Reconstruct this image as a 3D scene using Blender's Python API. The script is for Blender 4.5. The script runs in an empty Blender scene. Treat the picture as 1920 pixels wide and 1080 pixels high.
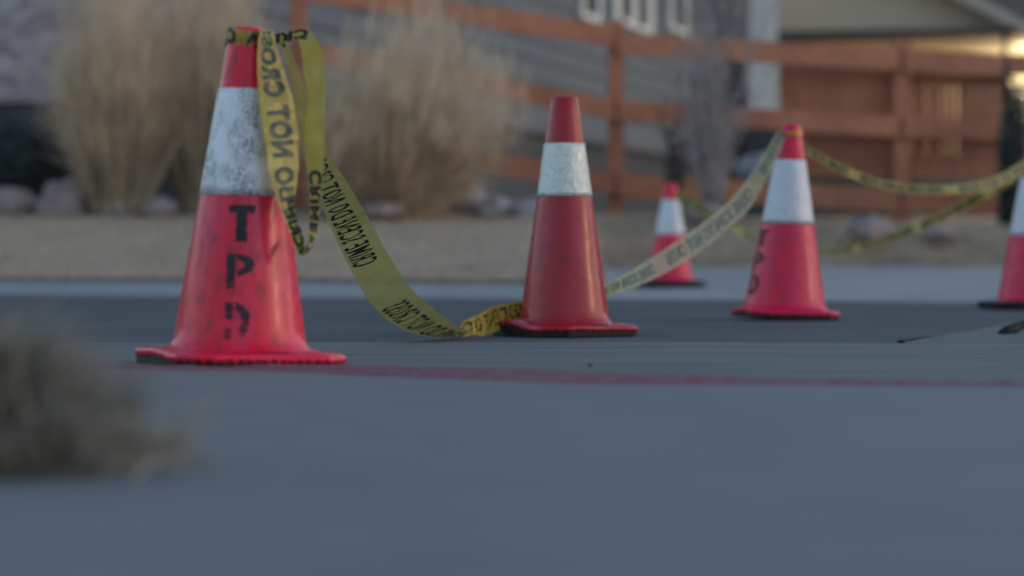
import bpy, bmesh, math, random
from mathutils import Vector, Matrix, noise
random.seed(7)
R = math.radians
scene = bpy.context.scene
# ---------------------------------------------------------------- camera, sky, sun, exposure
FPX, CX, HY, CAMZ = 4420.0, 960.0, 476.0, 0.224      # focal length in px of a 1920 px wide frame
cam = bpy.data.cameras.new('camera'); camo = bpy.data.objects.new('camera', cam)
scene.collection.objects.link(camo); scene.camera = camo
cam.sensor_width = 36; cam.lens = FPX/1920*36
cam.clip_start = 0.05; cam.clip_end = 2000
camo.location = (0, 0, CAMZ); camo.rotation_euler = (R(90-0.83), 0, 0)
cam.dof.use_dof = True; cam.dof.focus_distance = 5.8; cam.dof.aperture_fstop = 2.05
SUN_EL, SUN_AZ = 4.0, 98.0                            # azimuth clockwise from +Y
w = bpy.data.worlds.new('World'); scene.world = w; w.use_nodes = True
nt = w.node_tree; bg = nt.nodes['Background']
sky = nt.nodes.new('ShaderNodeTexSky'); sky.sky_type = 'NISHITA'; sky.sun_disc = False
sky.sun_elevation = R(SUN_EL); sky.sun_rotation = R(SUN_AZ)
sky.air_density = 1.0; sky.dust_density = 0.6; sky.ozone_density = 1.5
wb = nt.nodes.new('ShaderNodeMix'); wb.data_type = 'RGBA'; wb.blend_type = 'MULTIPLY'; wb.inputs[0].default_value = 1
wb.inputs[7].default_value = (1.075, .985, 1.0, 1); nt.links.new(sky.outputs[0], wb.inputs[6]); nt.links.new(wb.outputs[2], bg.inputs[0]); bg.inputs[1].default_value = 0.13
sl = bpy.data.lights.new('sun', 'SUN'); sl.energy = 0.05; sl.angle = R(9); sl.color = (1, 0.72, 0.46)
so = bpy.data.objects.new('sun', sl); scene.collection.objects.link(so)
sd = Vector((math.sin(R(SUN_AZ))*math.cos(R(8)), math.cos(R(SUN_AZ))*math.cos(R(8)), math.sin(R(8))))
so.rotation_euler = sd.to_track_quat('Z', 'Y').to_euler()
vs = scene.view_settings; vs.view_transform = 'Standard'; vs.look = 'None'; vs.gamma = 1
vs.exposure = 1.95; vs.use_curve_mapping = False

# ---------------------------------------------------------------- helpers
def P(px, py, d): return Vector(((px-CX)/FPX*d, d, CAMZ+(HY-py)/FPX*d))
COL = scene.collection
def tag(o, label=None, cat=None, group=None, kind=None):
    if label: o['label'] = label
    if cat: o['category'] = cat
    if group: o['group'] = group
    if kind: o['kind'] = kind
    return o
def empty(name, loc, label, cat, group=None, rot=(0,0,0)):
    o = bpy.data.objects.new(name, None); COL.objects.link(o); o.location = loc; o.rotation_euler = rot
    o.empty_display_size = .1
    return tag(o, label, cat, group)
class MB:
    def __init__(s): s.v = []; s.f = []; s.uv = {}; s.smooth = False
    def quad(s, a, b, c, d):
        n = len(s.v); s.v += [tuple(a), tuple(b), tuple(c), tuple(d)]; s.f.append((n, n+1, n+2, n+3))
    def box(s, x0, y0, z0, x1, y1, z1, M=None, bev=0.0):
        bm = bmesh.new(); bmesh.ops.create_cube(bm, size=1)
        for v in bm.verts:
            v.co = Vector((x0+(v.co.x+.5)*(x1-x0), y0+(v.co.y+.5)*(y1-y0), z0+(v.co.z+.5)*(z1-z0)))
        if bev: bmesh.ops.bevel(bm, geom=list(bm.edges), offset=bev, segments=2, affect='EDGES')
        if M is not None: bm.transform(M)
        s.addbm(bm)
    def addbm(s, bm):
        bm.verts.index_update(); n = len(s.v)
        s.v += [tuple(v.co) for v in bm.verts]
        s.f += [tuple(n+v.index for v in f.verts) for f in bm.faces]; bm.free()
    def tube(s, pts, rad, k=6):
        pts = [Vector(p) for p in pts]; n0 = len(s.v); up = Vector((0,0,1))
        for i, p in enumerate(pts):
            t = (pts[min(i+1, len(pts)-1)]-pts[max(i-1, 0)]).normalized()
            a = t.cross(up if abs(t.z) < .95 else Vector((1,0,0))).normalized(); b = t.cross(a)
            r = rad[i] if isinstance(rad, (list, tuple)) else rad
            for j in range(k):
                th = 2*math.pi*j/k; s.v.append(tuple(p+a*math.cos(th)*r+b*math.sin(th)*r))
        for i in range(len(pts)-1):
            for j in range(k):
                s.f.append((n0+i*k+j, n0+i*k+(j+1) % k, n0+(i+1)*k+(j+1) % k, n0+(i+1)*k+j))
        s.f.append(tuple(n0+j for j in range(k))[::-1]); m = n0+(len(pts)-1)*k; s.f.append(tuple(m+j for j in range(k)))
    def lathe(s, prof, k=96, wob=None):
        n0 = len(s.v); m = len(prof)
        for i, (r, z) in enumerate(prof):
            for j in range(k):
                th = 2*math.pi*j/k; rr, zz = (r, z) if wob is None else wob(r, z, th)
                s.v.append((rr*math.cos(th), rr*math.sin(th), zz))
        for i in range(m-1):
            for j in range(k):
                s.f.append((n0+i*k+j, n0+i*k+(j+1) % k, n0+(i+1)*k+(j+1) % k, n0+(i+1)*k+j))
    def build(s, name, m, parent=None, smooth=False):
        me = bpy.data.meshes.new(name); me.from_pydata(s.v, [], s.f); me.update()
        if m: me.materials.append(m)
        if smooth: me.polygons.foreach_set('use_smooth', [True]*len(me.polygons))
        o = bpy.data.objects.new(name, me); COL.objects.link(o)
        if parent: o.parent = parent
        return o

def new_mat(name):
    m = bpy.data.materials.new(name); m.use_nodes = True; nt = m.node_tree
    return m, nt, nt.nodes['Principled BSDF']
def nnode(nt, t, **kw):
    n = nt.nodes.new(t)
    for k, v in kw.items():
        if k in n.inputs: n.inputs[k].default_value = v
        else: setattr(n, k, v)
    return n
def mapped(nt, scale=(1,1,1), src='Object'):
    tc = nnode(nt, 'ShaderNodeTexCoord'); mp = nnode(nt, 'ShaderNodeMapping'); mp.inputs['Scale'].default_value = scale
    nt.links.new(tc.outputs[src], mp.inputs[0]); return mp.outputs[0]
def ramp(nt, src, stops):
    r = nt.nodes.new('ShaderNodeValToRGB'); e = r.color_ramp.elements
    while len(e) < len(stops): e.new(0.5)
    for i, (p, c) in enumerate(stops):
        e[i].position = p; e[i].color = (*c, 1) if len(c) == 3 else c
    nt.links.new(src, r.inputs[0]); return r.outputs[0]
def mixc(nt, fac, a, b, mode='MIX'):
    m = nt.nodes.new('ShaderNodeMix'); m.data_type = 'RGBA'; m.blend_type = mode
    for k, s in ((0, fac), (6, a), (7, b)):
        if hasattr(s, 'is_linked') or hasattr(s, 'node'): nt.links.new(s, m.inputs[k])
        elif k == 0: m.inputs[0].default_value = s
        else: m.inputs[k].default_value = (*s, 1)
    return m.outputs[2]
def bump(nt, bsdf, h, strength=.3, dist=.01):
    b = nnode(nt, 'ShaderNodeBump'); b.inputs['Strength'].default_value = strength; b.inputs['Distance'].default_value = dist
    nt.links.new(h, b.inputs['Height']); nt.links.new(b.outputs[0], bsdf.inputs['Normal'])
def simple(name, c, rough=.7, var=.25, sc=6.0, fine=60.0, bmp=.15, bd=.004, spec=.5, coat=0, stretch=(1,1,1)):
    m, nt, b = new_mat(name); co = mapped(nt, stretch)
    n1 = nnode(nt, 'ShaderNodeTexNoise'); n1.inputs['Scale'].default_value = sc; n1.inputs['Detail'].default_value = 6
    n2 = nnode(nt, 'ShaderNodeTexNoise'); n2.inputs['Scale'].default_value = fine; n2.inputs['Detail'].default_value = 4
    nt.links.new(co, n1.inputs[0]); nt.links.new(co, n2.inputs[0])
    lo = tuple(x*(1-var) for x in c); hi = tuple(min(1, x*(1+var)) for x in c)
    a = ramp(nt, n1.outputs[0], [(.3, lo), (.7, hi)])
    f = ramp(nt, n2.outputs[0], [(.3, (1-var*.6,)*3), (.7, (1+var*.3,)*3)])
    nt.links.new(mixc(nt, 1.0, a, f, 'MULTIPLY'), b.inputs['Base Color'])
    b.inputs['Roughness'].default_value = rough; b.inputs['Specular IOR Level'].default_value = spec
    if coat: b.inputs['Coat Weight'].default_value = coat
    bump(nt, b, n2.outputs[0], bmp, bd); return m

M = {}
M['asphalt'] = simple('asphalt', (.090,.094,.108), .8, .22, 1.2, 220, .5, .004)
M['gravel_wall'] = simple('mauve_stone', (.54,.49,.53), .9, .35, 1.6, 14, .6, .05)
M['concrete_near'] = simple('concrete_near', (.185,.190,.208), .75, .08, 5, 140, .3, .001)
M['gutter'] = simple('gutter_concrete', (.150,.160,.166), .8, .24, 3.0, 170, .3, .001, stretch=(.35,2.2,1))
M['kerb'] = simple('kerb_concrete', (.34,.345,.355), .8, .10, 1.0, 60, .2, .002)
M['soil'] = simple('dry_lawn_soil', (.46,.36,.27), 1, .16, 1.1, 40, .5, .015, stretch=(1,.6,1))
M['mulch'] = simple('dark_mulch', (.06,.052,.052), 1, .4, 3, 30, .8, .03)
M['fence'] = simple('stained_wood', (.55,.215,.125), .75, .22, 2, 12, .2, .003)
M['siding'] = simple('grey_siding', (.115,.14,.175), .7, .06, 1, 9, .05, .002)
M['foundation'] = simple('foundation', (.06,.07,.085), .85, .12, 1, 9, .1, .01)
M['white'] = simple('white_trim', (.72,.73,.74), .6, .06, 1, 9, .05, .002)
M['glass'] = simple('dark_pane', (.012,.015,.018), .08, .1, 1, 5, 0, .001)
M['stucco'] = simple('tan_stucco', (.64,.54,.42), .9, .07, .6, 20, .1, .005)
M['cream'] = simple('cream_wall', (.62,.53,.38), .8, .05, .6, 20, .1, .005)
M['darkwood'] = simple('dark_beam', (.05,.045,.05), .7, .15, 2, 20, .1, .005)
M['roofdark'] = simple('dark_shingle', (.17,.165,.16), .9, .2, 2, 20, .3, .01)
M['rock'] = simple('pink_granite', (.34,.265,.26), .9, .25, 4, 25, .5, .02)
M['palerock'] = simple('pale_rock', (.42,.41,.44), .9, .3, 5, 25, .5, .02)
M['rubber'] = simple('black_rubber', (.009,.009,.010), .7, .3, 20, 200, .3, .001)
M['wall_blue'] = simple('retaining_wall', (.17,.22,.285), .85, .12, 1, 12, .3, .01)
M['bark'] = simple('bark', (.16,.14,.14), .95, .3, 8, 40, .5, .01)
M['twig'] = simple('twig', (.44,.40,.40), .95, .3, 8, 40, .3, .005)
M['juniper'] = simple('juniper', (.06,.078,.072), .8, .4, 9, 30, 0, .01)
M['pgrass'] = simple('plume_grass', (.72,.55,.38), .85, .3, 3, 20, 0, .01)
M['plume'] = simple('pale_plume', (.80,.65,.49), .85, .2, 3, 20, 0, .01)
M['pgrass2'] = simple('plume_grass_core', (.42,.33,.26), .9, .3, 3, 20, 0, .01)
M['drygrass'] = simple('dry_grass', (.48,.385,.30), .9, .25, 2.5, 9, 0, .01)
M['tuft'] = simple('tuft_dead', (.42,.36,.29), .9, .35, 12, 60, 0, .01)
M['tuft_green'] = simple('tuft_green', (.30,.30,.26), .85, .3, 12, 60, 0, .01)

def tape_mat(name, transp, lo, hi):
    m, nt, b = new_mat(name); co = mapped(nt)
    n = nnode(nt, 'ShaderNodeTexNoise'); n.inputs['Scale'].default_value = 22; n.inputs['Detail'].default_value = 3
    nt.links.new(co, n.inputs[0])
    c = ramp(nt, n.outputs[0], [(.3, lo), (.7, hi)])
    nt.links.new(c, b.inputs['Base Color']); b.inputs['Roughness'].default_value = .28
    b.inputs['Specular IOR Level'].default_value = .6
    v = nnode(nt, 'ShaderNodeTexVoronoi'); v.inputs['Scale'].default_value = 40; nt.links.new(co, v.inputs[0])
    mx = nnode(nt, 'ShaderNodeMath', operation='ADD'); nt.links.new(n.outputs[0], mx.inputs[0]); nt.links.new(v.outputs[0], mx.inputs[1])
    bump(nt, b, mx.outputs[0], .35, .006)
    t = nnode(nt, 'ShaderNodeBsdfTranslucent'); nt.links.new(c, t.inputs[0])
    ms = nnode(nt, 'ShaderNodeMixShader'); ms.inputs[0].default_value = .38
    nt.links.new(b.outputs[0], ms.inputs[1]); nt.links.new(t.outputs[0], ms.inputs[2])
    tr = nnode(nt, 'ShaderNodeBsdfTransparent'); tr.inputs[0].default_value = (1,.93,.55,1)
    ms2 = nnode(nt, 'ShaderNodeMixShader'); ms2.inputs[0].default_value = transp
    nt.links.new(ms.outputs[0], ms2.inputs[1]); nt.links.new(tr.outputs[0], ms2.inputs[2])
    nt.links.new(ms2.outputs[0], nt.nodes['Material Output'].inputs[0]); return m
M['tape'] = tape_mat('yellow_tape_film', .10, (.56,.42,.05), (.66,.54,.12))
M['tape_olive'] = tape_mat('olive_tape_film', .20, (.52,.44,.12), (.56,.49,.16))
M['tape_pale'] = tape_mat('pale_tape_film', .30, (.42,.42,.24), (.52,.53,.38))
M['ink'] = simple('black_ink', (.018,.026,.020), .45, .2, 30, 200, .1, .001)
M['paint_black'] = simple('stencil_black', (.03,.03,.042), .7, .35, 60, 300, .1, .001)

def cone_mat(name, c, fade_sheen, amt, rough=.38):
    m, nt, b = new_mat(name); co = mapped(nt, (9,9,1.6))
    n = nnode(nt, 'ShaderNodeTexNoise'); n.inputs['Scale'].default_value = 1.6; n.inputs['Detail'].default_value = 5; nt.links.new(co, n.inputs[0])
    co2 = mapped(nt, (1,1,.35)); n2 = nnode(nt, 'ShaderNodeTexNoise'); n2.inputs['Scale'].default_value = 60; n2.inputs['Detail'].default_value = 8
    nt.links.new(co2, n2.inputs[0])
    base = ramp(nt, n.outputs[0], [(.38, c), (.72, fade_sheen)])  # lighter vertical streaks: wear plus reflections painted into the colour
    dirt = ramp(nt, n2.outputs[0], [(.52, (0,0,0)), (.72, (amt,)*3)])
    colr = mixc(nt, dirt, base, (.13,.05,.06))
    nt.links.new(colr, b.inputs['Base Color']); b.inputs['Roughness'].default_value = rough
    r = ramp(nt, n2.outputs[0], [(.35, (rough*.75,)*3), (.7, (rough*1.5,)*3)]); nt.links.new(r, b.inputs['Roughness'])
    b.inputs['Specular IOR Level'].default_value = .32; b.inputs['Coat Weight'].default_value = .22; b.inputs['Coat Roughness'].default_value = .10
    bump(nt, b, n.outputs[0], .12, .01); return m
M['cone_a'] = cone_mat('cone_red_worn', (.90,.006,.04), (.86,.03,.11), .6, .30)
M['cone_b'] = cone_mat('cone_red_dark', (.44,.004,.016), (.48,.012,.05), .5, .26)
M['cone_c'] = cone_mat('cone_red_mid', (.84,.005,.06), (.78,.022,.11), .4, .36)

def band_mat(name, base, hexes, scuff, rough, crinkle):
    m, nt, b = new_mat(name)
    uv = mapped(nt, (1,1,1), 'UV')
    v = nnode(nt, 'ShaderNodeTexVoronoi', feature='DISTANCE_TO_EDGE'); v.inputs['Scale'].default_value = 105; v.inputs['Randomness'].default_value = .8
    nt.links.new(uv, v.inputs[0])
    n = nnode(nt, 'ShaderNodeTexNoise'); n.inputs['Scale'].default_value = 14; n.inputs['Detail'].default_value = 6; nt.links.new(uv, n.inputs[0])
    mp = mapped(nt, (60,9,1), 'UV'); s = nnode(nt, 'ShaderNodeTexNoise'); s.inputs['Scale'].default_value = 4; s.inputs['Detail'].default_value = 8; s.inputs['Roughness'].default_value = .75
    nt.links.new(mp, s.inputs[0])
    c = base
    if hexes:
        e = ramp(nt, v.outputs[0], [(.03, (.22,.22,.24)), (.12, (1,1,1))])
        vis = ramp(nt, n.outputs[0], [(.42, (0,0,0)), (.64, (1,1,1))])
        e2 = mixc(nt, vis, (1,1,1), e); c = mixc(nt, 1.0, base, e2, 'MULTIPLY')
    d = ramp(nt, s.outputs[0], [(.47, (0,0,0)), (.60, (scuff,)*3)])
    d2 = ramp(nt, n.outputs[0], [(.40, (.15,)*3), (.62, (1,1,1))])
    dd = mixc(nt, 1.0, d, d2, 'MULTIPLY')
    c = mixc(nt, dd, c, (.05,.05,.06))
    nt.links.new(c, b.inputs['Base Color']); b.inputs['Roughness'].default_value = rough
    b.inputs['Metallic'].default_value = .12
    mp2 = mapped(nt, (1,1,1), 'UV'); cr = nnode(nt, 'ShaderNodeTexNoise'); cr.inputs['Scale'].default_value = 38; cr.inputs['Detail'].default_value = 3; cr.inputs['Distortion'].default_value = 1.5
    nt.links.new(mp2, cr.inputs[0]); bump(nt, b, cr.outputs[0], crinkle, .006); return m
M['band_a'] = band_mat('reflective_scuffed', (.90,.90,.95), True, .85, .42, .35)
M['band_b'] = band_mat('reflective_clear', (.80,.84,.80), False, .25, .2, .9)
M['band_c'] = band_mat('reflective_pale', (.78,.79,.88), False, .45, .38, .8)

# ---------------------------------------------------------------- ground
def lerp(pts, x):
    if x <= pts[0][0]: return pts[0][1]
    for (x0, y0), (x1, y1) in zip(pts, pts[1:]):
        if x <= x1: return y0+(y1-y0)*(x-x0)/(x1-x0)
    return pts[-1][1]
def pxl(lst, z=0.0):          # pixels on the plane z -> world (X, Y) list
    out = []
    for px, py in lst:
        d = (CAMZ-z)*FPX/(py-HY); out.append(((px-CX)/FPX*d, d))
    return out
b1 = [(-14, 6.6)]+pxl([(250,693),(480,696),(700,706),(1100,722),(1500,722),(1920,725)])+[(14, .1)]
b2 = [(-14, 6.9)]+pxl([(250,686),(480,680),(700,685),(1000,693),(1100,697),(1300,704),(1500,710),(1920,718)])+[(14, .3)]
ROADZ = -.022
b3 = [(-14, 8.5), (-3, 6.75), (-1.2, 6.55), (1.08, 6.55), (1.86, 8.56), (2.6, 10.4), (14, 6.4)]
b4 = lambda X: 13.1-.387*X
def B(k, X):
    m = min(1, max(0, (X-.5)/.22)); m = m*m*(3-2*m)
    if k == 0: return (-7, 0)
    if k == 1: return (lerp(b1, X), 0)
    if k == 2: return (lerp(b2, X), 0.0)
    if k == 3: return (lerp(b3, X), ROADZ)
    y4 = b4(X)
    if k == 4: return (y4, ROADZ-.002)
    if k == 5: return (y4+.22, ROADZ)              # gutter lip in front of the kerb
    if k == 6: return (y4+.22+.10, .048*(1-m)+(-.016)*m)
    if k == 7: return (y4+.22+.10+.14*(1-m)+(18.2-12.85+.387*X)*m*.98, .052*(1-m)+.126*m)
    if k == 8: return (20.0-.12*X, lerp([(-5,.66),(0,.56),(1.2,.56),(4.5,.44),(14,.4)], X))
    if k == 9: return (24, lerp([(-5,.80),(0,.66),(4.5,.5),(14,.45)], X))
    if k == 10: return (60, 1.2)
XS = [-14+i*.5 for i in range(18)]+[-5+i*.05 for i in range(201)]+[5.5+i*.5 for i in range(18)]
def sheet(name, k0, n, m, dz=0.0, ends=None, disp=None):
    mb = MB(); W = len(XS)
    for j in range(n+1):
        t = j/n
        for X in XS:
            y0, z0 = B(k0, X); y1, z1 = B(k0+1, X)
            z = z0+(z1-z0)*t+dz
            if disp: z += disp(X, y0+(y1-y0)*t, t)
            mb.v.append((X, y0+(y1-y0)*t, z))
    for j in range(n):
        for i in range(W-1):
            mb.f.append((j*W+i, j*W+i+1, (j+1)*W+i+1, (j+1)*W+i))
    return tag(mb.build(name, m, smooth=True), kind='structure')
sheet('sidewalk', 0, 6, M['concrete_near'])
# kerb edge with worn red paint
def paint_mat():
    m, nt, b = new_mat('worn_red_kerb_paint'); co = mapped(nt, (1,1,1))
    n = nnode(nt, 'ShaderNodeTexNoise'); n.inputs['Scale'].default_value = 26; n.inputs['Detail'].default_value = 9; n.inputs['Roughness'].default_value = .7
    nt.links.new(co, n.inputs[0])
    f = ramp(nt, n.outputs[0], [(.40, (.0,)*3), (.50, (1,)*3)])
    nt.links.new(mixc(nt, f, (.165,.17,.18), (.21,.052,.082)), b.inputs['Base Color']); b.inputs['Roughness'].default_value = .8
    bump(nt, b, n.outputs[0], .5, .004); return m
sheet('kerb_edge', 1, 8, paint_mat(), disp=lambda X, Y, t: .004*math.sin(math.pi*t)*(1+noise.noise(Vector((X*9,Y*9,0)))))
sheet('gutter', 2, 10, M['gutter'], disp=lambda X, Y, t: .003*noise.noise(Vector((X*1.2,Y*4,0)))*math.sin(math.pi*t))
sheet('road', 3, 24, M['asphalt'], disp=lambda X, Y, t: .002*noise.noise(Vector((X*2,Y*2,3)))*math.sin(math.pi*t))
sheet('far_gutter', 4, 2, M['kerb']); sheet('far_kerb', 5, 2, M['kerb']); sheet('far_sidewalk', 6, 10, M['kerb'])
sheet('lawn', 7, 30, M['soil'], disp=lambda X, Y, t: .02*noise.noise(Vector((X*3,Y*3,3)))*math.sin(math.pi*t))
mb = MB(); n = 120
for i in range(n+1):
    X = -5+5.6*i/n; y7, z7 = B(7, X); y8, z8 = B(8, X)
    for q in (0.002, .13+.07*noise.noise(Vector((X*3,0,0)))+.03*noise.noise(Vector((X*14,0,0)))): mb.v.append((X, y7+q, z7+(z8-z7)*q/(y8-y7)+.012))
for i in range(n): mb.f.append((2*i, 2*i+2, 2*i+3, 2*i+1))
tag(mb.build('lawn_edge', simple('brown_thatch', (.22,.145,.10), 1, .35, 6, 40, .5, .01)), kind='structure')
sheet('planting_bed', 8, 6, M['mulch']); sheet('terrain', 9, 6, M['soil'])
g = MB(); g.quad((-400,-200,-.35), (400,-200,-.35), (400,600,-.35), (-400,600,-.35)); tag(g.build('ground', M['soil']), kind='structure')
# unseen ring added to block the low horizon glow (a gap to the right lets the last glow in)
mb = MB(); NH = 240
for i in range(NH):
    a = 2*math.pi*i/NH; az = math.degrees(a) % 360
    h = 26+7*noise.noise(Vector((math.cos(a)*3, math.sin(a)*3, 0)))+3*noise.noise(Vector((math.cos(a)*11, math.sin(a)*11, 4)))
    h *= 1-.75*max(0, 1-abs(az-62)/13)
    for r_, z_ in ((150, -1), (172, h*.45), (200, h), (240, h*.8), (280, -1)): mb.v.append((math.sin(a)*r_, math.cos(a)*r_, z_))
for i in range(NH):
    j = (i+1) % NH
    for k in range(4): mb.f.append((i*5+k, j*5+k, j*5+k+1, i*5+k+1))
tag(mb.build('glow_blocker_ring', simple('glow_blocker_ring', (.10,.09,.08), 1, .3, .02, .4, .1, .5), None, True), kind='structure')
def groundz(X, Y):
    ks = [B(k, X) for k in range(11)]
    for (y0, z0), (y1, z1) in zip(ks, ks[1:]):
        if y0 <= Y <= y1: return z0+(z1-z0)*(Y-y0)/max(1e-6, y1-y0)
    return 0
# dead grass on the far bank: nobody could count it
mb = MB()
for i in range(26000):
    X = random.uniform(-5, 5.2); y7 = B(7, X)[0]; y8 = B(8, X)[0]
    Y = y7+(y8-y7)*random.random()**1.3; z = groundz(X, Y)
    h = random.uniform(.02, .06); a = random.uniform(0, 6.28); wd = .006; L = random.uniform(0, .03); l2 = random.uniform(0, 6.28)
    dx, dy = math.cos(a)*wd, math.sin(a)*wd
    n = len(mb.v); mb.v += [(X-dx, Y-dy, z-.01), (X+dx, Y+dy, z-.01), (X+L*math.cos(l2), Y+L*math.sin(l2), z+h)]; mb.f.append((n, n+1, n+2))
tag(mb.build('dry_grass', M['drygrass']), 'dormant tan lawn grass on the bank beyond the far kerb', 'grass', kind='stuff')

# ---------------------------------------------------------------- cones
def add_uv(o, fn):
    me = o.data; l = me.uv_layers.new(name='UVMap')
    for p in me.polygons:
        us = [fn(me.vertices[me.loops[li].vertex_index].co) for li in p.loop_indices]
        mx = max(u[0] for u in us)
        for li, u in zip(p.loop_indices, us):
            uu = u[0]
            if mx-uu > .2: uu += 2*math.pi*.1
            l.data[li].uv = (uu, u[1])
def inside_glyph(g, u, v):
    if g == 'T': return v < .19 or .29 < u < .70
    if g == 'P':
        if u < .30: return True
        if u > .40: 
            o = ((u-.40)/.60)**2+((v-.31)/.31)**2 < 1; i = ((u-.40)/.26)**2+((v-.31)/.13)**2 < 1
            return o and not i
        return False
    if g == 'D':
        if u < .30: return True
        if u > .40:
            o = ((u-.40)/.60)**2+((v-.5)/.5)**2 < 1; i = ((u-.40)/.27)**2+((v-.5)/.30)**2 < 1
            return o and not i
        return False
def stencil(parent, g, rfun, th0, ztop, wd, ht, wear, cut=None, cs=.0013, name=None):
    mb = MB(); nu = int(wd*1.3/cs); nv = int(ht*1.15/cs)
    def pt(a, z):
        r = rfun(z)+.0012; th = th0+a/r
        return (r*math.cos(th), r*math.sin(th), z)
    for i in range(nu):
        for j in range(nv):
            a0 = -wd*.65+i*cs; z0 = ztop+ht*.05-j*cs
            q = Vector((a0*160, z0*160, 0)); jx = noise.noise(q)*.06; jy = noise.noise(q+Vector((9,9,9)))*.05
            u = (a0+wd/2)/wd+jx; v = (ztop-z0)/ht+jy
            if not (0 <= u <= 1 and 0 <= v <= 1) or not inside_glyph(g, u, v): continue
            k = noise.noise(Vector((a0*420, z0*420, 5)))+.5*noise.noise(Vector((a0*120, z0*120, 8)))
            lim = wear
            if cut: lim = wear-cut(u, v)
            if k > lim: continue
            mb.quad(pt(a0, z0), pt(a0+cs, z0), pt(a0+cs, z0-cs), pt(a0, z0-cs))
    return mb.build('stencil_letter', M['paint_black'], parent)

CONE_GROUP = 'red traffic cones set out across the street'
def make_cone(px, d, z, H, r0, r1, band, mat, bmat, base, lean, yaw, label, plate=.20, warp=0.0, dent=0.0):
    X = (px-CX)/FPX*d
    root = empty('traffic_cone', (X, d, z), label, 'traffic cone', CONE_GROUP, rot=(R(lean[1]), R(lean[0]), 0))
    zb = .034                                     # plate thickness
    rf = lambda zz: r0+(r1-r0)*(H-zz)/(H-zb)
    def wob(r, zz, th):
        k = dent*noise.noise(Vector((math.cos(th)*1.5, math.sin(th)*1.5, zz*4)))
        return r*(1+k), zz
    prof = [(r0*.55, H-.03), (r0*.62, H-.002), (r0*.80, H), (r0*.95, H-.003), (r0, H-.008)]
    n = 26
    prof += [(rf(H-.008-(H-.008-zb-.022)*i/n), H-.008-(H-.008-zb-.022)*i/n) for i in range(1, n+1)]
    rr = prof[-1][0]; prof += [(rr+.004, zb+.012), (rr+.010, zb+.005), (rr+.020, zb+.001)]
    mb = MB(); mb.lathe(prof, 96, wob); body = mb.build('body', mat, root, True)
    z1 = H-(H)*band[0]; z2 = H-(H)*band[1]
    pr = [(rf(z1)+.0002, z1)]+[(rf(z1+(z2-z1)*i/12)+.0016, z1+(z2-z1)*i/12) for i in range(13)]+[(rf(z2)+.0002, z2)]
    mb = MB(); mb.lathe(pr, 96, wob); bo = mb.build('reflective_band', bmat, root, True)
    add_uv(bo, lambda co: ((math.atan2(co.y, co.x)+math.pi)*.1, co.z))
    # base plate: a square with clipped, rounded corners
    K = 200; ring = []
    for j in range(K):
        th = 2*math.pi*j/K+R(yaw); c = math.cos(th-R(yaw)); s_ = math.sin(th-R(yaw))
        rad = plate/((abs(c)**7+abs(s_)**7)**(1/7)); rad = min(rad, plate*1.20)
        ring.append((th, rad))
    def zw(x, y, zz): 
        return zz+warp*(noise.noise(Vector((x*6, y*6, 1)))*.5+(x*x+y*y)*1.2)
    mb = MB(); levels = [(.62, zb+.004), (.80, zb), (.94, zb-.002), (.985, zb-.006), (1.0, zb-.010), (.998, .021), (.985, .018)]
    for f_, zz in levels:
        for j, (th, rad) in enumerate(ring):
            x, y = rad*f_*math.cos(th), rad*f_*math.sin(th)
            zq = zz
            if zz <= .021: zq += .006*noise.noise(Vector((j*.45, 0, px)))-.003*(j % 3)
            mb.v.append((x, y, zw(x, y, zq)))
    for i in range(len(levels)-1):
        for j in range(K): mb.f.append((i*K+j, (i+1)*K+j, (i+1)*K+(j+1) % K, i*K+(j+1) % K))
    mb.f.append(tuple(range(K))[::-1])
    bs = mb.build('base', mat if base == 'red' else M['rubber'], root, True)
    # dark rubber tread under the rim
    mb = MB(); lv = [(.982, .024), (.975, .0)]
    for f_, zz in lv:
        for j, (th, rad) in enumerate(ring):
            x, y = rad*f_*math.cos(th), rad*f_*math.sin(th); mb.v.append((x, y, zw(x, y, zz)*(1 if zz else 0)+(.0 if zz else .0005*(j % 3))))
    for j in range(K): mb.f.append((j, K+j, K+(j+1) % K, (j+1) % K))
    mb.f.append(tuple(K+j for j in range(K)))
    mb.build('tread', M['rubber'], bs)
    return root, rf
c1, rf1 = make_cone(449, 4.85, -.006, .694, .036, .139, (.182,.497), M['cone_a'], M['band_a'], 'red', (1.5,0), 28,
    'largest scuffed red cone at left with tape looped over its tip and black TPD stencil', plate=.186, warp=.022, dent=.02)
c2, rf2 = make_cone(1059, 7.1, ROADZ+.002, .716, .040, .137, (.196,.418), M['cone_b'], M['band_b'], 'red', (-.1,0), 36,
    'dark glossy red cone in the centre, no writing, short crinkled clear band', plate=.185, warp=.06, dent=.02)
c3, rf3 = make_cone(1471, 8.84, ROADZ+.006, .726, .034, .152, (.185,.515), M['cone_c'], M['band_c'], 'red', (2.0,0), 12,
    'red cone with orange tape knot at its neck and faint letters at its left side', plate=.178, warp=.03)
c4, rf4 = make_cone(1256, 14.5, .026, .632, .034, .140, (.16,.50), M['cone_c'], M['band_c'], 'black', (.3,0), 10,
    'small distant red cone on black rubber base standing on the far pavement', plate=.20)
c5, rf5 = make_cone(1938, 10.5, ROADZ+.003, .71, .036, .158, (.18,.545), M['cone_c'], M['band_c'], 'black', (0,0), 8,
    'red cone on black rubber base, cut off by the right edge of the picture', plate=.215)
S1 = FPX/4.85
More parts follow.
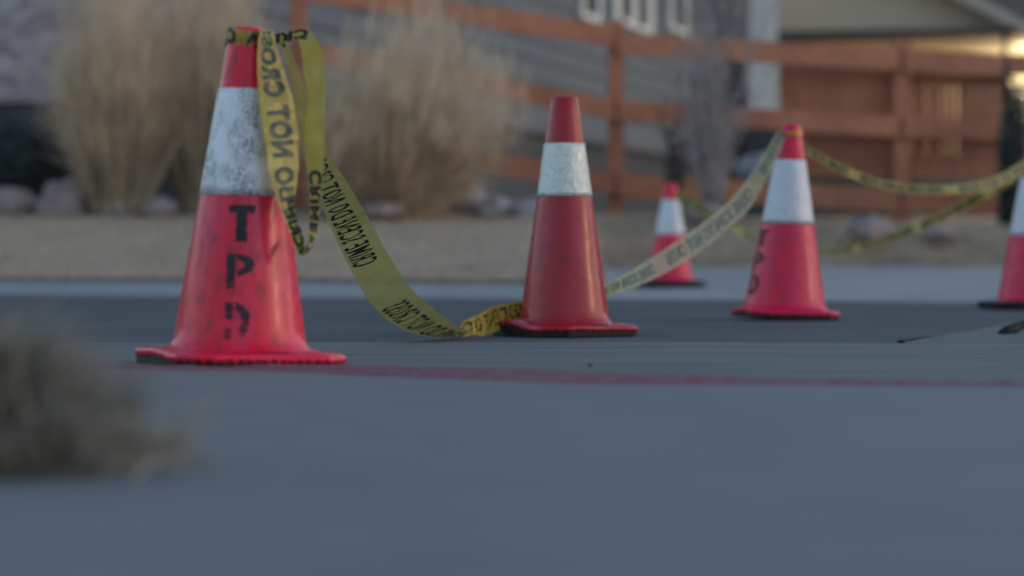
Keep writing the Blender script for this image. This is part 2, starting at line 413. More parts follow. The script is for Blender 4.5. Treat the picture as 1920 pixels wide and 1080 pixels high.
for g_, px_, y0_, y1_, w_, wear, cut in (('T', 462, 380, 447, 48, .62, lambda u, v: 0.35*(v < .22 and (u < .12 or u > .9))),
                                ('P', 461, 470, 533, 50, .50, lambda u, v: .3*(v > .8)),
                                ('D', 457, 559, 625, 46, .30, lambda u, v: .9*(u < .3)*(.5 < v < .72)+1.5*(v > .8)*(.25 < u < .62)+.25*(v > .45))):
    ax = 449+(640-(y0_+y1_)/2)*math.tan(R(1.5)); off = (px_-ax)/S1
    zt = CAMZ+(HY-y0_)/S1; r_ = rf1(zt-.035)
    stencil(c1, g_, rf1, -math.pi/2+off/r_, zt, w_/S1, (y1_-y0_)/S1, wear, cut)
for g_, y0_, y1_ in (('T', 424, 456), ('P', 465, 501), ('D', 507, 545)):
    zt = CAMZ+(HY-y0_)/500
    stencil(c3, g_, rf3, -math.pi/2-R(68), zt, .066, (y1_-y0_)/500, .22, None, .0022)

# ---------------------------------------------------------------- tape
def crom(p0, p1, p2, p3, t):
    return .5*((2*p1)+(p2-p0)*t+(2*p0-5*p1+4*p2-p3)*t*t+(3*p1-p0-3*p2+p3)*t**3)
class Ribbon:
    def __init__(s, st, wr=.0025, seed=0):
        s.A = [a for a, b in st]; s.Bv = [b for a, b in st]; s.wr = wr; s.seed = seed
        n = len(st); N = (n-1)*24; s.tab = []; L = 0; prev = None
        for i in range(N+1):
            t = i/N*(n-1); c = (s.ev(s.A, t)+s.ev(s.Bv, t))/2
            if prev is not None: L += (c-prev).length
            prev = c; s.tab.append((L, t))
        s.L = L
    def ev(s, Q, t):
        n = len(Q); i = min(int(t), n-2); f = t-i
        return crom(Q[max(i-1,0)], Q[i], Q[i+1], Q[min(i+2,n-1)], f)
    def t_at(s, l):
        lo, hi = 0, len(s.tab)-1
        if l <= 0: return 0
        if l >= s.L: return s.tab[-1][1]
        while hi-lo > 1:
            m = (lo+hi)//2
            if s.tab[m][0] > l: hi = m
            else: lo = m
        a, b = s.tab[lo], s.tab[hi]; return a[1]+(b[1]-a[1])*(l-a[0])/max(1e-9, b[0]-a[0])
    def pt(s, l, v, off=0.0):
        t = s.t_at(l); a = s.ev(s.A, t); b = s.ev(s.Bv, t)
        e = .02; t2 = min(t+e, len(s.A)-1.0001); t1 = max(t2-2*e, 0)
        tg = (s.ev(s.A, t2)+s.ev(s.Bv, t2)-s.ev(s.A, t1)-s.ev(s.Bv, t1))
        wv = (b-a); n = tg.cross(wv)
        n = n.normalized() if n.length > 1e-9 else Vector((0,-1,0))
        w_ = s.wr*(noise.noise(Vector((l*22, v*1.6, s.seed)))+.5*noise.noise(Vector((l*60, v*4, s.seed+4))))
        return a+wv*v+n*(off+w_)
    def film(s, parent, name='film', m=None):
        mb = MB(); N = max(8, int(s.L/.006)); K = 8
        for i in range(N+1):
            for j in range(K+1): mb.v.append(tuple(s.pt(s.L*i/N, j/K)))
        for i in range(N):
            for j in range(K): a = i*(K+1)+j; mb.f.append((a, a+1, a+K+2, a+K+1))
        return mb.build(name, m or M['tape'], parent, True)
def text_mesh(txt, bold=.058):
    cu = bpy.data.curves.new('t', 'FONT'); cu.body = txt; cu.size = 1; cu.offset = bold; cu.resolution_u = 3; cu.space_character = 1.12
    o = bpy.data.objects.new('t', cu); COL.objects.link(o); bpy.context.view_layer.update()
    me = bpy.data.meshes.new_from_object(o.evaluated_get(bpy.context.evaluated_depsgraph_get()))
    bpy.data.objects.remove(o); bm = bmesh.new(); bm.from_mesh(me); bpy.data.meshes.remove(me)
    xs = [v.co.x for v in bm.verts]; ys = [v.co.y for v in bm.verts]; x0, x1, y0, y1 = min(xs), max(xs), min(ys), max(ys)
    for v in bm.verts: v.co = Vector(((v.co.x-x0)/(y1-y0)*.95, (v.co.y-y0)/(y1-y0), 0))   # cap height 1, letters narrowed a touch
    W = (x1-x0)/(y1-y0)*.95; x = .12
    bmesh.ops.triangulate(bm, faces=bm.faces)
    while x < W:
        bmesh.ops.bisect_plane(bm, geom=bm.verts[:]+bm.edges[:]+bm.faces[:], plane_co=(x,0,0), plane_no=(1,0,0)); x += .14
    for y in (.25,.5,.75):
        bmesh.ops.bisect_plane(bm, geom=bm.verts[:]+bm.edges[:]+bm.faces[:], plane_co=(0,y,0), plane_no=(0,1,0))
    bm.verts.index_update()
    V = [(v.co.x, v.co.y) for v in bm.verts]; F = [tuple(v.index for v in f.verts) for f in bm.faces]; bm.free()
    return V, F, W
TXT = text_mesh('CRIME SCENE DO NOT CROSS'); THIN = text_mesh('CRIME SCENE DO NOT CROSS', .012)
def letter(rb, parent, s0, sgn, v0, v1, cap=.042, period=None, name='printed_words', lo=0, hi=None, T=None):
    """print the words on both faces; s0 = arc length where the C starts, sgn = reading direction along the ribbon, v0..v1 baseline..cap line"""
    V, F, W = T or TXT; hi = rb.L if hi is None else hi
    mb = MB(); L = W*cap; period = period or L+.11
    k = -3
    while k < 12:
        st = s0+sgn*k*period; k += 1
        ss = [st+sgn*x*cap for x, y in V]
        if max(ss) < lo or min(ss) > hi: continue
        for off in (.0005, -.0005):
            base = len(mb.v); mb.v += [tuple(rb.pt(s_, v0+(v1-v0)*y, off)) for s_, (x, y) in zip(ss, V)]
            for f in F:
                if all(lo <= ss[i] <= hi for i in f): mb.f.append(tuple(base+i for i in f))
    return mb.build(name, M['ink'], parent)
def E(a, b, d, d2=None): return (P(a[0], a[1], d), P(b[0], b[1], d2 or d))
TG = 'yellow barrier tapes strung between the cones'
ta = empty('barrier_tape', P(468, 60, 4.85), 'long yellow tape looped over the largest cone and sagging behind the central cone', 'tape', TG)
ta.matrix_world.translation = P(468, 60, 4.85)
bpy.context.view_layer.update()
INV = Matrix.Translation(-P(468, 60, 4.85))
def unparent_fix(o, M4):
    o.data.transform(M4)
# wide front strand of the loop
r1 = Ribbon([E((489,55),(513,57),4.80,4.83), E((484,88),(519,90),4.79,4.82), E((483,130),(531,128),4.78,4.82), E((486,180),(546,176),4.77,4.82),
             E((492,230),(556,226),4.76,4.82), E((499,280),(561,276),4.75,4.81), E((507,330),(559,326),4.74,4.80), E((519,375),(553,372),4.73,4.78),
             E((534,415),(554,412),4.72,4.75), E((548,447),(561,440),4.72,4.74), E((558,474),(566,460),4.72,4.73)], .004, 1)
fa = r1.film(ta)
la = letter(r1, ta, .34+.5*TXT[2]*.040, -1, .16, .84, cap=.040)
la.data.materials.clear(); la.data.materials.append(simple('ink_through_film', (.028,.06,.04), .4, .3, 40, 200, .1, .001))
# narrow folded return beside it
r1b = Ribbon([E((556,462),(571,464),4.72), E((549,445),(566,440),4.71), E((542,415),(556,410),4.705), E((540,385),(552,380),4.71), E((543,350),(552,348),4.72)], .003, 5)
fb = r1b.film(ta); lb = letter(r1b, ta, .0, 1, -.1, 1.1, cap=.030)
# rising strand of the loop
r2 = Ribbon([E((556,472),(566,458),4.72), E((567,480),(571,462),4.72), E((581,470),(578,455),4.74), E((594,440),(579,432),4.80), E((600,400),(581,398),4.81), E((604,350),(579,350),4.82),
             E((608,300),(573,300),4.83), E((609,240),(571,240),4.85), E((610,185),(577,185),4.87), E((609,130),(569,130),4.89),
             E((603,92),(565,92),4.90), E((584,62),(556,66),4.91)], .004, 2)
fc = r2.film(ta); lc = letter(r2, ta, .235, -1, .05, .95, cap=.036, lo=0, hi=.25)
lc2 = letter(r2, ta, r2.L-.015, 1, .32, .98, cap=.042, lo=r2.L-.045)
# short twisted piece back to the cone tip
st = []
for i in range(9):
    t = i/8; px = 578-66*t; py = 62+12*t; a = .5*math.sin(t*7)
    hh = 7.5*math.cos(a)+.5; st.append((P(px, py-hh, 4.91+.008*math.sin(a)), P(px, py+hh, 4.91-.008*math.sin(a))))
r3 = Ribbon(st, .001, 3); fd = r3.film(ta); ld = letter(r3, ta, .0, 1, -.1, 1.1, cap=.035)
# band round the tip
st = []
for i in range(19):
    th = -math.pi*.5+2*math.pi*i/18
    ax = -.5607+math.tan(R(1.5))*.655; rr = .041
    zt = .680-.006*math.cos(th); h = .030+.004*math.sin(3*th)
    st.append((Vector((ax+rr*math.cos(th), 4.85+rr*math.sin(th), zt)), Vector((ax-.001+(rr+.003)*math.cos(th), 4.85+(rr+.003)*math.sin(th), zt-h))))
r4 = Ribbon(st, .003, 4); fe = r4.film(ta); le = letter(r4, ta, .25, -1, 1.15, -.1, cap=.036)
# long sagging strand from the tip down to the road and under the central cone, then up to the third cone
r5 = Ribbon([E((520,72),(530,66),4.97), E((536,110),(550,104),5.0), E((548,160),(568,154),5.03), E((556,215),(586,206),5.08), E((568,275),(610,262),5.18), E((585,330),(632,312),5.34),
             E((604,385),(662,360),5.52), E((627,442),(695,416),5.74), E((657,505),(727,476),5.98), E((696,570),(769,538),6.25),
             E((745,613),(814,580),6.5), E((798,631),(858,611),6.72), E((845,632),(882,622),6.85), E((872,630),(880,620),6.9)], .004, 6)
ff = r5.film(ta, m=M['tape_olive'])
sC = 0
for l, t in r5.tab:
    if t <= 8.05: sC = l
lf = letter(r5, ta, sC, -1, .08, .74, cap=.040, period=1.14, T=THIN)
M['tape_lit'] = tape_mat('lit_tape_film', .06, (.62,.34,.05), (.66,.46,.07))  # folded stretch: its lit orange tone is put into the film colour
r6b = Ribbon([E((868,626),(866,634),6.9), E((868,604),(880,629),6.93), E((898,590),(908,629),6.98), E((925,575),(935,620),7.05), E((968,566),(968,604),7.12), E((1000,560),(1000,596),7.26)], .016, 17)
fh = r6b.film(ta, m=M['tape_lit']); lh = letter(r6b, ta, r6b.L, -1, .78, .12, cap=.036, T=THIN)
r6 = Ribbon([E((1000,560),(1000,596),7.26), E((1060,556),(1060,590),7.33), E((1110,545),(1112,575),7.38), E((1145,527),(1147,553),7.5), E((1195,500),(1205,533),7.75), E((1245,467),(1262,504),8.0), E((1300,430),(1318,468),8.2),
             E((1350,392),(1366,428),8.4), E((1390,350),(1410,386),8.55), E((1418,310),(1440,330),8.66), E((1437,280),(1456,296),8.74), E((1455,250),(1472,262),8.80), E((1466,243),(1478,258),8.80)], .003, 7)
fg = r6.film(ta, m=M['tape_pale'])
s8 = [l for l, t in r6.tab if t <= 3][-1]
lg = letter(r6, ta, s8+.42, -1, .80, .22, cap=.042); lg.data.materials.clear(); lg.data.materials.append(simple('faded_ink', (.085,.11,.11), .5, .2, 30, 200, .1, .001))
for o in (fa,la,fb,lb,fc,lc,lc2,fd,ld,fe,le,ff,lf,fg,lg,fh,lh): unparent_fix(o, INV)
# orange wrapped knot round the third cone's neck
def neck_wrap(parent, cx, cy, zc, rr, h, seed, M4):
    st = []
    for i in range(19):
        th = 2*math.pi*i/18
        st.append((Vector((cx+rr*math.cos(th), cy+rr*math.sin(th), zc+h/2+.004*math.sin(th*2+seed))), Vector((cx+(rr+.004)*math.cos(th), cy+(rr+.004)*math.sin(th), zc-h/2+.005*math.cos(th+seed)))))
    r = Ribbon(st, .003, seed); o = r.film(parent, 'neck_wrap'); o.data.transform(M4); return o
M['tape_orange'] = simple('orange_tape', (.75,.26,.03), .35, .2, 20, 80, .3, .003)
o = neck_wrap(ta, (1484-CX)/FPX*8.84, 8.84, .224+(476-251)/500, .040, .022, 9, INV); o.data.materials.clear(); o.data.materials.append(M['tape_orange']); o['label'] = 'orange knotted wrap at the cone neck'
# tape from the third cone to the cone at the right edge
tb = empty('barrier_tape', P(1484, 252, 8.84), 'twisted yellow tape sagging from the orange-knotted cone to the right edge, upper of two', 'tape', TG)
r7 = Ribbon([E((1492,250),(1494,266),8.86), E((1512,270),(1510,288),8.9), E((1545,291),(1542,307),9.0), E((1590,313),(1587,331),9.15), E((1640,333),(1638,350),9.35), E((1700,344),(1699,362),9.6),
             E((1760,347),(1760,365),9.85), E((1820,343),(1822,362),10.05), E((1870,329),(1876,350),10.2), E((1915,303),(1920,325),10.35), E((1932,292),(1940,305),10.42)], .003, 11)
IV = Matrix.Translation(-P(1484, 252, 8.84))
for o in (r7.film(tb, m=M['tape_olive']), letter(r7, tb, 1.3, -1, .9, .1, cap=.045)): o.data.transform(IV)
# tape from the right edge cone back to the distant cone
tc = empty('barrier_tape', P(1258, 365, 14.45), 'thin yellow tape running from the small distant cone to the right edge, lower of two', 'tape', TG)
r8 = Ribbon([E((1263,360),(1263,371),14.47), E((1285,362),(1282,382),14.45), E((1330,388),(1325,408),14.4), E((1390,426),(1386,441),14.15), E((1450,450),(1447,464),13.8), E((1530,464),(1530,476),13.1),
             E((1600,459),(1603,473),12.5), E((1670,437),(1676,453),11.9), E((1740,408),(1747,425),11.4), E((1810,372),(1818,390),10.9), E((1870,339),(1880,357),10.6), E((1925,305),(1938,322),10.45)], .003, 12)
IV = Matrix.Translation(-P(1258, 365, 14.45))
for o in (r8.film(tc, m=M['tape_olive']), letter(r8, tc, 2.3, -1, .9, .1, cap=.045)): o.data.transform(IV)

# ---------------------------------------------------------------- black tripod foot at the right, pebbles
tf = empty('tripod_stand', P(1885, 626, 7.2), 'black rubber-footed leg of a stand reaching in at the right edge', 'stand')
a = Vector(P(1878, 628, 7.15)); b = Vector(P(1915, 610, 7.2)); c = Vector(P(2100, 520, 7.4))
mb = MB(); mb.tube([a-b*0, a+(b-a)*.25, b], [.015, .019, .014], 14); o = mb.build('rubber_foot', M['rubber'], tf, True); o.data.transform(Matrix.Translation(-P(1885,626,7.2)))
mb = MB(); mb.tube([b, c], .011, 12); o = mb.build('leg', M['rubber'], tf, True); o.data.transform(Matrix.Translation(-P(1885,626,7.2)))
def rock(name, loc, s, m, seed, label=None, cat='rock', group=None, sub=4, flat=.75):
    bm = bmesh.new(); bmesh.ops.create_icosphere(bm, subdivisions=sub, radius=1)
    for v in bm.verts:
        n_ = v.co.normalized(); k = 1+.28*noise.noise(n_*1.4+Vector((seed,0,0)))+.10*noise.noise(n_*4+Vector((seed,2,0)))
        v.co = Vector((n_.x*k*s[0], n_.y*k*s[1], n_.z*k*s[2]))
    mb = MB(); mb.addbm(bm); o = mb.build(name, m, None, True); o.location = loc
    return tag(o, label, cat, group)
rock('clod', P(1690, 643, 6.5)+Vector((0,0,.004)), (.012,.02,.005), M['rubber'], 2, 'small dark clod where the asphalt meets the concrete', 'clod', sub=2)
rock('pebble', (P(1108,691,4.6).x, 4.66, .004), (.0045,.006,.003), M['rubber'], 3, 'tiny dark pebble at the red painted edge right of the central cone', 'pebble', sub=2)
# tar crack along the asphalt edge
mb = MB(); pts = []
for i in range(16):
    t = i/15; X = 1.08+.16*t; pts.append(Vector((X, lerp(b3, X)+.01*noise.noise(Vector((X*30,0,0))), ROADZ+.004)))
mb.tube(pts, [.0045*(1-.8*i/15) for i in range(16)], 6); tag(mb.build('crack_filler', M['rubber'], None, True), 'dark crack filler along the asphalt edge at right', 'crack filler')

# ---------------------------------------------------------------- foreground tuft
def blade(mb, p, d, L, w0, droop, seg=5, tw=0):
    d = Vector(d).normalized(); side = d.cross(Vector((0,0,1)))
    side = (side.normalized() if side.length > 1e-3 else Vector((1,0,0)))
    a = random.uniform(0, math.pi); side = (Matrix.Rotation(a, 3, d) @ side)
    n0 = len(mb.v); q = Vector(p); dd = d.copy()
    for i in range(seg+1):
        t = i/seg; wv = side*w0*(1-t**1.5)*.5
        mb.v += [tuple(q-wv), tuple(q+wv)]
        q = q+dd*(L/seg); dd = (dd+Vector((0,0,-droop/seg))).normalized()
    for i in range(seg):
        a_ = n0+2*i; mb.f.append((a_, a_+1, a_+3, a_+2))
fp = Vector(((40-CX)/FPX*2.45, 2.45, 0))
tu = empty('grass_tuft', fp, 'low tuft of dead brown grass out of focus on the near concrete at left', 'grass tuft')
for nm, m, N in (('dead_blades', M['tuft'], 2600), ('green_blades', M['tuft_green'], 800)):
    mb = MB()
    for i in range(N):
        a = random.uniform(0, 6.28); r_ = abs(random.gauss(0, .052)); el = random.uniform(.25, 1.35)
        base = (r_*math.cos(a)-.02, r_*math.sin(a)*.8, random.uniform(0, .09)*(1-min(1, r_/.12)))
        a2 = a+random.gauss(0, .7)
        blade(mb, base, (math.cos(a2)*math.cos(el), math.sin(a2)*math.cos(el), math.sin(el)), random.uniform(.05,.135), random.uniform(.003,.007), .9, 5)
    mb.v = [(x*1.12, y, z*1.04) for x, y, z in mb.v]; mb.build(nm, m, tu)

# ---------------------------------------------------------------- ornamental grasses on the bank
def clump(px, d, ybase, H, rad, N, lean, label, spread=1.0):
    base = P(px, ybase, d); base.z = groundz(base.x, base.y)-.03
    root = empty('plume_grass', base, label, 'ornamental grass', 'tall dry ornamental grasses on the bank')
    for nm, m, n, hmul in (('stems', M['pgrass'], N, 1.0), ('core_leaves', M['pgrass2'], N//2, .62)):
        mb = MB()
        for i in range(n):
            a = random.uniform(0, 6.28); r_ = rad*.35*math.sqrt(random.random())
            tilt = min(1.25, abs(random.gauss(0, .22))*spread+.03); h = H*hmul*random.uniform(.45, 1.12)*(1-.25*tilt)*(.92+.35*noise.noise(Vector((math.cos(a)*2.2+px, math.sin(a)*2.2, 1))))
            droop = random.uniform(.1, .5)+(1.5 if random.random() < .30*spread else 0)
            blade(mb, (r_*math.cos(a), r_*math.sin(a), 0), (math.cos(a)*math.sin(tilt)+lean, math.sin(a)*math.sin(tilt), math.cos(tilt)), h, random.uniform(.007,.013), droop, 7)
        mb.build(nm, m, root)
    mb = MB()                                           # feathery seed heads
    for i in range(int(N/3.2)):
        a = random.uniform(0, 6.28); rr = rad*random.uniform(.05, 1.0)*spread**.5; h = H*random.uniform(.45, 1.03)*(1-.3*(rr/rad)**2)*(.92+.4*noise.noise(Vector((math.cos(a)*2.2+px, math.sin(a)*2.2, 1))))
        p = Vector((rr*math.cos(a)+lean*h, rr*math.sin(a), h))
        for k in range(14):
            blade(mb, p+Vector((random.gauss(0,.010)+lean*k*.02, random.gauss(0,.010), k*.016)), (random.gauss(lean,.3), random.gauss(0,.3), 1), .07, .005, .9, 2)
    mb.build('seed_heads', M['plume'], root)
clump(225, 19.6, 385, 2.05, .62, 2600, 0.0, 'tall tan plume grass reaching past the top edge, left of the largest cone', .75)
clump(385, 19.9, 385, 2.1, .55, 2300, .02, 'tall tan plume grass directly behind the largest cone', .7)
clump(738, 19.4, 388, 1.72, .80, 3600, .12, 'widest tan plume grass with drooping blades between the two nearest cones', 1.5)
# juniper
def leafy(name, px, d, ytop, ybot, rx, ry, N, m, label, cat, ls=.05):
    base = P(px, ybot, d); top = P(px, ytop, d); hz = (top.z-base.z); root = empty(name, base, label, cat)
    mb = MB()
    for i in range(N):
        for _ in range(30):
            q = Vector((random.uniform(-1,1), random.uniform(-1,1), random.uniform(0,1)))
            k = 1+.5*noise.noise(Vector((q.x*2.4, q.y*2.4, q.z*2.4+px)))
            if q.x*q.x+q.y*q.y+q.z*q.z < k*k*.9: break
        p = Vector((q.x*rx, q.y*ry, q.z*hz))
        v = Vector((random.gauss(0,1), random.gauss(0,1), random.gauss(.5,1))).normalized()
        blade(mb, p, v, ls*random.uniform(.7,1.5), ls*.4, .5, 2)
    mb.build('foliage', m, root)
    mb = MB()
    for i in range(7):
        a = i*.9; mb.tube([(0,0,-.05), (rx*.4*math.cos(a), ry*.4*math.sin(a), hz*.45), (rx*.75*math.cos(a), ry*.7*math.sin(a), hz*.7)], [.03,.018,.006], 5)
    mb.build('trunk', M['bark'], root, True); return root
leafy('juniper_shrub', 45, 20.4, 222, 372, .55, .4, 5200, M['juniper'], 'low dark green juniper behind the pink boulders at far left', 'shrub')
leafy('evergreen_shrub', 1898, 20.8, 110, 420, .14, .2, 3000, M['juniper'], 'narrow dark upright evergreen at the right end of the wooden fence', 'shrub')
# bare twiggy shrub in front of the fence
def twiggy(px, d, ybot, H, N, spr, label, m=None, r0=.010):
    base = P(px, ybot, d); base.z = groundz(base.x, base.y)-.02
    root = empty('bare_shrub', base, label, 'shrub', 'bare twiggy shrubs by the wooden fence'); st, tw = MB(), MB()
    for i in range(N):
        a = random.uniform(0, 6.28); t = abs(random.gauss(0, spr)); p = Vector((.05*math.cos(a), .05*math.sin(a), 0)); pts = [p]
        d_ = Vector((math.cos(a)*t, math.sin(a)*t, 1)).normalized()
        h = H*random.uniform(.6, 1.05)
        for k in range(6):
            d_ = (d_+Vector((random.gauss(0,.07), random.gauss(0,.07), .03))).normalized(); p = p+d_*h/6; pts.append(p)
            if k > 0:
                for q in range(3):
                    e = (d_+Vector((random.gauss(0,.5), random.gauss(0,.5), .2))).normalized(); tw.tube([p, p+e*random.uniform(.1,.32)], [.004,.0015], 3)
        st.tube(pts, [r0*(1-.13*k) for k in range(7)], 5)
    n = len(st.v); st.v += tw.v; st.f += [tuple(i+n for i in f) for f in tw.f]; st.build('branches', m or M['twig'], root, True)
twiggy(1335, 19.8, 400, 1.75, 46, .14, 'widest grey bare shrub before the fence, left of the orange-knotted cone')
twiggy(1262, 19.9, 398, .9, 10, .06, 'small dark bare shrub directly behind the small distant cone', M['bark'], .014)
# ---------------------------------------------------------------- boulders
RG = 'boulders edging the planting bed'
for i, (px, py, d, rx, rz, m, lab) in enumerate([
    (18, 372, 19.7, .22, .15, 'rock', 'rounded pink boulder at the far left edge of the picture'),
    (122, 372, 19.6, .22, .22, 'rock', 'domed pink boulder, tallest of the row below the juniper'),
    (222, 382, 19.5, .17, .12, 'rock', 'low pink boulder at the foot of the left plume grass'),
    (300, 386, 19.4, .15, .10, 'rock', 'small pinkish stone just left of the largest cone'),
    (640, 386, 19.2, .20, .10, 'rock', 'flat mauve stone right of the hanging tape loop'),
    (720, 390, 19.0, .18, .07, 'rock', 'flat mauve stone under the drooping plume grass'),
    (880, 372, 19.9, .20, .20, 'palerock', 'pale grey boulder left of the central cone, taller of two'),
    (932, 386, 19.6, .16, .11, 'palerock', 'pale grey stone touching the left side of the central cone'),
    (1000, 392, 19.5, .2, .12, 'palerock', 'grey stone mostly hidden behind the central cone'),
    (1330, 402, 19.6, .26, .12, 'rock', 'low reddish stone at the foot of the bare shrub'),
    (1418, 312, 24.0, .22, .17, 'palerock', 'pale rounded stand-in shape behind the fence left of the orange-knotted cone'),  # simple stand-in for a pale form of unclear kind
    (1630, 425, 19.0, .18, .12, 'rock', 'mauve boulder on the bank beneath the fence at right'),
    (1760, 432, 19.1, .14, .05, 'rock', 'flat reddish stone on the bank near the right edge')]):
    p = P(px, py, d); p.z -= rz*.28
    rock('boulder', p, (rx, rx*.8, rz), M[m], i*3.1+2, lab, 'boulder', RG)

# ---------------------------------------------------------------- wooden fence
fn = empty('rail_fence', P(1155, 400, 21), 'brown stained three-rail wooden fence descending to the right', 'fence'); FO = P(1155, 400, 21)
def rail(pts, h, name='rail', th=.045):
    mb = MB()
    for (x0, y0, d0), (x1, y1, d1) in zip(pts, pts[1:]):
        a, b = P(x0, y0, d0), P(x1, y1, d1); hv = Vector((0,0,h/2)); tv = Vector((0,th,0))
        c = [a-hv, b-hv, b+hv, a+hv]; q = [x+tv for x in c]
        mb.quad(*c); mb.quad(*q[::-1]); mb.quad(c[3], c[2], q[2], q[3]); mb.quad(c[0], q[0], q[1], c[1]); mb.quad(c[0], c[3], q[3], q[0]); mb.quad(c[1], q[1], q[2], c[2])
    o = mb.build(name, M['fence'], fn); o.data.transform(Matrix.Translation(-FO)); return o
rail([(560,-20,20.6),(1152,68,20.9)], .19); rail([(1158,82,20.9),(1686,112,21.2)], .19); rail([(1694,113,21.2),(2060,128,21.3)], .19)
rail([(560,95,20.6),(1152,206,20.9)], .18); rail([(1158,207,20.9),(1686,238,21.2)], .18); rail([(1694,238,21.2),(2060,250,21.3)], .18)
rail([(560,240,20.6),(1152,345,20.9)], .19); rail([(1158,347,20.9),(1686,376,21.2)], .20); rail([(1694,376,21.2),(2060,385,21.3)], .20)
for px, yt, yb, d in ((560,-70,385,20.66),(1155,38,404,20.98),(1690,72,418,21.28),(2060,90,430,21.4)):
    p0, p1 = P(px, yb, d), P(px, yt, d); mb = MB(); mb.box(p0.x-.07, d-.03, p0.z-.1, p0.x+.07, d+.11, p1.z, bev=.008)
    o = mb.build('post', M['fence'], fn); o.data.transform(Matrix.Translation(-FO))
pf = empty('picket_panel', P(1690, 330, 21.5), 'close-boarded brown picket screen behind the right half of the rail fence', 'fence')
px = 1464; i = 0
while px < 1872:
    d = 21.45; p0 = P(px, 330+(px-1460)*.01, d); p1 = P(px, 92+(px-1460)*.05, d); mb = MB()
    wd = .125 if px < 1760 else .062
    mb.box(p0.x, d, p0.z, p0.x+wd, d+.02, p1.z+.0, bev=.003); o = mb.build('picket', M['fence'], pf); o.data.transform(Matrix.Translation(-P(1690,330,21.5)))
    px += (wd+(.008 if px < 1760 else .011))/d*FPX; i += 1
for yy in (150, 300):
    p0, p1 = P(1462, yy, 21.5), P(1874, yy+6, 21.5); mb = MB(); mb.box(p0.x, 21.473, p0.z-.05, p1.x, 21.51, p0.z+.04)
    o = mb.build('cross_bar', M['fence'], pf); o.data.transform(Matrix.Translation(-P(1690,330,21.5)))

# ---------------------------------------------------------------- grey house with lap siding
u = Vector((.2905, .9569, 0)); DC = 48.0; C0 = Vector(((1430-CX)/FPX*DC, DC, 0)); nrm = Vector((.9569, -.2905, 0))  # towards camera side is -nrm or +nrm
if nrm.dot(-C0) < 0: nrm = -nrm
def wall_s(px):       # distance from the far corner along the wall for a pixel column
    k = (px-CX)/FPX; return (C0.x-k*C0.y)/(u.x-k*u.y)
def W(s, z, off=0.0): return C0-u*s+nrm*off+Vector((0,0,z))
def zat(px, py): s = wall_s(px); return CAMZ+(HY-py)/FPX*(C0-u*s).y
zb = zat(1000, 228)
hs = empty('house', C0+Vector((0,0,.5)), 'grey lap-sided house with white-framed windows and a mottled stone end wall at left', 'house'); HI = Matrix.Translation(-(C0+Vector((0,0,.5))))
S1_, S0_ = wall_s(430), 0
def hbuild(mb, name, m, parent=None): 
    o = mb.build(name, m, parent or hs); o.data.transform(HI); return o
mb = MB(); z = zb; k = 0
while z < 8.2:
    mb.quad(W(S1_, z, .035), W(S0_, z, .035), W(S0_, z+.28, .0), W(S1_, z+.28, .0)); mb.quad(W(S1_, z, 0), W(S0_, z, 0), W(S0_, z, .035), W(S1_, z, .035)); z += .28
hbuild(mb, 'wall', M['siding'])
mb = MB(); mb.quad(W(S1_, -.3, -.05), W(S0_, -.3, -.05), W(S0_, zb, -.05), W(S1_, zb, -.05)); e = -8.0
mb.quad(W(S1_, -.3, -.05), W(S1_, 8.2, -.05), W(S1_, 8.2, e), W(S1_, -.3, e)); mb.quad(W(S0_, -.3, -.05), W(S0_, -.3, e), W(S0_, 8.2, e), W(S0_, 8.2, -.05))
hbuild(mb, 'foundation', M['foundation'])
def stone_mat():
    m, nt, b = new_mat('stone_veneer'); co = mapped(nt, (1,1,1.7))
    v = nnode(nt, 'ShaderNodeTexVoronoi'); v.inputs['Scale'].default_value = 4.2; nt.links.new(co, v.inputs[0])
    e = nnode(nt, 'ShaderNodeTexVoronoi', feature='DISTANCE_TO_EDGE'); e.inputs['Scale'].default_value = 4.2; nt.links.new(co, e.inputs[0])
    h = nnode(nt, 'ShaderNodeSeparateColor'); nt.links.new(v.outputs['Color'], h.inputs[0])
    c = ramp(nt, h.outputs[0], [(0, (.36,.27,.30)), (.5, (.46,.38,.40)), (1, (.58,.50,.50))])
    g = ramp(nt, e.outputs[0], [(.01, (.6,.6,.6)), (.05, (1,1,1))])
    nt.links.new(mixc(nt, 1.0, c, g, 'MULTIPLY'), b.inputs['Base Color']); b.inputs['Roughness'].default_value = .9
    bump(nt, b, e.outputs[0], .6, .03); return m
M['veneer'] = stone_mat()
ez = P(0, 188, (W(S1_, 0, -1)).y).z
mb = MB(); mb.quad(W(S1_+.06, ez, .06), W(S1_+.06, 8.2, .06), W(S1_+.06, 8.2, e-.06), W(S1_+.06, ez, e-.06)); mb.quad(W(S1_+.06, ez, .06), W(S1_+.06, ez, e), W(S1_, ez, e), W(S1_, ez, .06))
mb.quad(W(S1_+.06, ez, .06), W(S1_, ez, .06), W(S1_, 8.2, .06), W(S1_+.06, 8.2, .06))
hbuild(mb, 'end_wall', M['veneer'])
mb = MB(); a = W(S1_+.6, 8.1, .6); b = W(-.6, 8.1, .6); c = W(-.6, 10.6, -4); d = W(S1_+.6, 10.6, -4); a2, b2 = W(S1_+.6, 8.1, -8.6), W(-.6, 8.1, -8.6)
mb.quad(a, b, c, d); mb.quad(d, c, b2, a2); mb.quad(a, a2, b2, b); hbuild(mb, 'roof', M['roofdark'])
mb = MB(); zt_ = zb
mb.quad(W(S1_, zt_-.16, .07), W(S0_, zt_-.16, .07), W(S0_, zt_+.0, .07), W(S1_, zt_+.0, .07)); mb.quad(W(S1_, zt_, 0), W(S1_, zt_, .07), W(S0_, zt_, .07), W(S0_, zt_, 0)); hbuild(mb, 'skirt_board', M['siding'])
